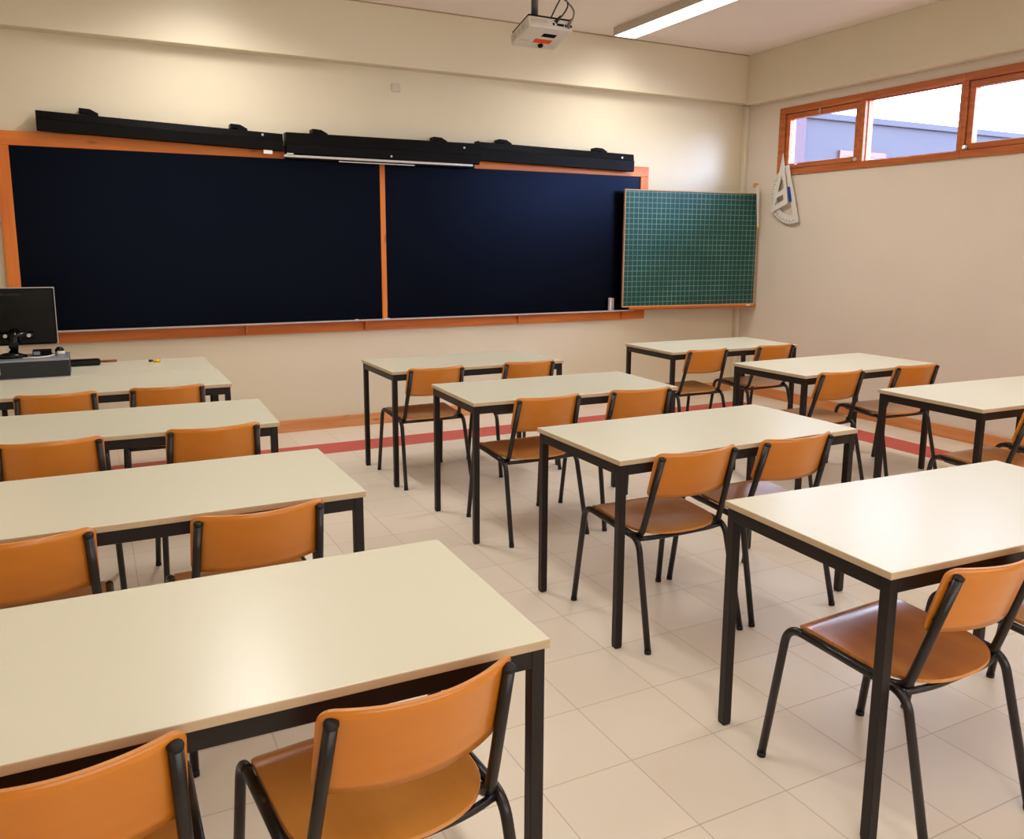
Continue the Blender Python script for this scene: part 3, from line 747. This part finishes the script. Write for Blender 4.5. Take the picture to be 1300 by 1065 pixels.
bm = B(); tube(bm, [(0.035, -0.12, 0.045), (0.07, -0.132, 0.085)], [0.013, 0.008], 10); obj('cable_plug', bm, M_cable, pj)

# ------------------------------------------------------------------ ceiling lights
LW, LL, LH = 0.225, 1.56, 0.068
def make_light():
    t = empty('ceiling_light')
    bm = B()
    box(bm, -LW/2, -LL, -LH, -LW/2+0.006, 0, 0, 0.0); box(bm, LW/2-0.006, -LL, -LH, LW/2, 0, 0, 0.0)
    box(bm, -LW/2+0.006, -0.006, -LH, LW/2-0.006, 0, 0); box(bm, -LW/2+0.006, -LL, -LH, LW/2-0.006, -LL+0.006, 0)
    box(bm, -LW/2+0.006, -LL+0.006, -0.01, LW/2-0.006, -0.006, 0)
    obj('housing', bm, M_lens, t)
    bm = B(); box(bm, -LW/2+0.006, -LL+0.006, -LH+0.001, LW/2-0.006, -0.006, -LH+0.012); obj('diffuser', bm, M_lamp, t)
    return t
lt = make_light(); tag(lt, 'glowing long fluorescent ceiling fixture to the right of the projector', 'ceiling light', 'fluorescent fixtures on the ceiling')
lt.location = (2.585, -0.375, H-0.001)
for x, y in ((-0.95, -0.375), (2.585, -3.3), (-0.95, -3.3), (2.585, -6.2), (-0.95, -6.2)):
    dup(lt, (x, y, H-0.001), 0, 'fluorescent ceiling fixture over the %s, outside the photo' % {(-0.95, -0.375): 'left half of the chalkboard', (2.585, -3.3): 'window-side desks', (-0.95, -3.3): 'middle of the left column', (2.585, -6.2): 'rear of the window side', (-0.95, -6.2): 'rear left of the room'}[(x, y)])

def area(name, loc, rot, sx, sy, power, col, portal=False, spread=PI):
    l = bpy.data.lights.new(name, 'AREA'); l.shape = 'RECTANGLE'; l.size = sx; l.size_y = sy; l.energy = power; l.color = col
    l.spread = spread
    if portal: l.cycles.is_portal = True
    o = bpy.data.objects.new(name, l); C.objects.link(o); o.location = loc; o.rotation_euler = rot; return o
POW = {-0.375: 25, -3.3: 15, -6.2: 12}
for x in (2.585, -0.95):
    for y in (-0.375, -3.3, -6.2):
        dy = 0.25 if y > -1 else 0
        area('fluorescent_tube', (x, y-LL/2-dy/2, H-LH-0.004), (0, 0, 0), LW-0.02, LL-0.02-dy, POW[y], (1.0, 0.975, 0.925), spread=2.7)
area('rear_fill', (0.3, YB+0.1, 1.9), (PI/2+0.15, 0, 0), 5.5, 1.5, 60, (0.97, 0.98, 1.0))  # soft fill light added behind the camera; the back wall has no windows
area('sky_portal', (XR+0.25, (YW0+YW1)/2, (WZ0+WZ1)/2), (0, PI/2, 0), WZ1-WZ0, YW0-YW1, 1, (1, 1, 1), True)

sd = Vector((-0.50, 0.86, -0.215)).normalized()
sl = bpy.data.lights.new('bright_sky_glow', 'SUN'); sl.energy = 4.6; sl.angle = math.radians(22); sl.color = (0.42, 0.60, 1.0)
so = bpy.data.objects.new('bright_sky_glow', sl); C.objects.link(so); so.location = (8, -8, 4); so.rotation_euler = sd.to_track_quat('-Z', 'Y').to_euler()
# ------------------------------------------------------------------ world
wd = bpy.data.worlds.new('sky'); bpy.context.scene.world = wd; wd.use_nodes = True
nt = wd.node_tree; nt.nodes.clear()
bg = nt.nodes.new('ShaderNodeBackground'); wo = nt.nodes.new('ShaderNodeOutputWorld')
tc = nt.nodes.new('ShaderNodeTexCoord'); sp = nt.nodes.new('ShaderNodeSeparateXYZ'); cr = nt.nodes.new('ShaderNodeValToRGB')
cr.color_ramp.elements[0].position = 0.0; cr.color_ramp.elements[0].color = (0.80, 0.88, 1.0, 1)
cr.color_ramp.elements[1].position = 1.0; cr.color_ramp.elements[1].color = (0.50, 0.68, 1.0, 1)
nt.links.new(tc.outputs['Generated'], sp.inputs[0]); nt.links.new(sp.outputs[2], cr.inputs[0]); nt.links.new(cr.outputs[0], bg.inputs[0])
bg.inputs[1].default_value = 11.0
nt.links.new(bg.outputs[0], wo.inputs[0])

# ------------------------------------------------------------------ camera
f_px, pitch, yaw, roll = 1047.70, 0.166054, -0.471236, 0.0047404
fw = Vector((-math.sin(yaw)*math.cos(pitch), math.cos(yaw)*math.cos(pitch), -math.sin(pitch)))
rt_ = Vector((math.cos(yaw), math.sin(yaw), 0)); up = rt_.cross(fw)
r2 = rt_*math.cos(roll) + up*math.sin(roll); u2 = up*math.cos(roll) - rt_*math.sin(roll)
cam = bpy.data.cameras.new('camera'); co = bpy.data.objects.new('camera', cam); C.objects.link(co)
Mx = Matrix(((r2.x, u2.x, -fw.x, -1.77984), (r2.y, u2.y, -fw.y, -6.78958), (r2.z, u2.z, -fw.z, 1.53163), (0, 0, 0, 1)))
co.matrix_world = Mx
cam.sensor_fit = 'HORIZONTAL'; cam.sensor_width = 36; cam.lens = f_px*36/1300
cam.shift_y = -45/1300; cam.clip_start = 0.02
bpy.context.scene.camera = co
vs = bpy.context.scene.view_settings
vs.view_transform = 'Standard'; vs.look = 'None'; vs.exposure = 0.10; vs.gamma = 0.93
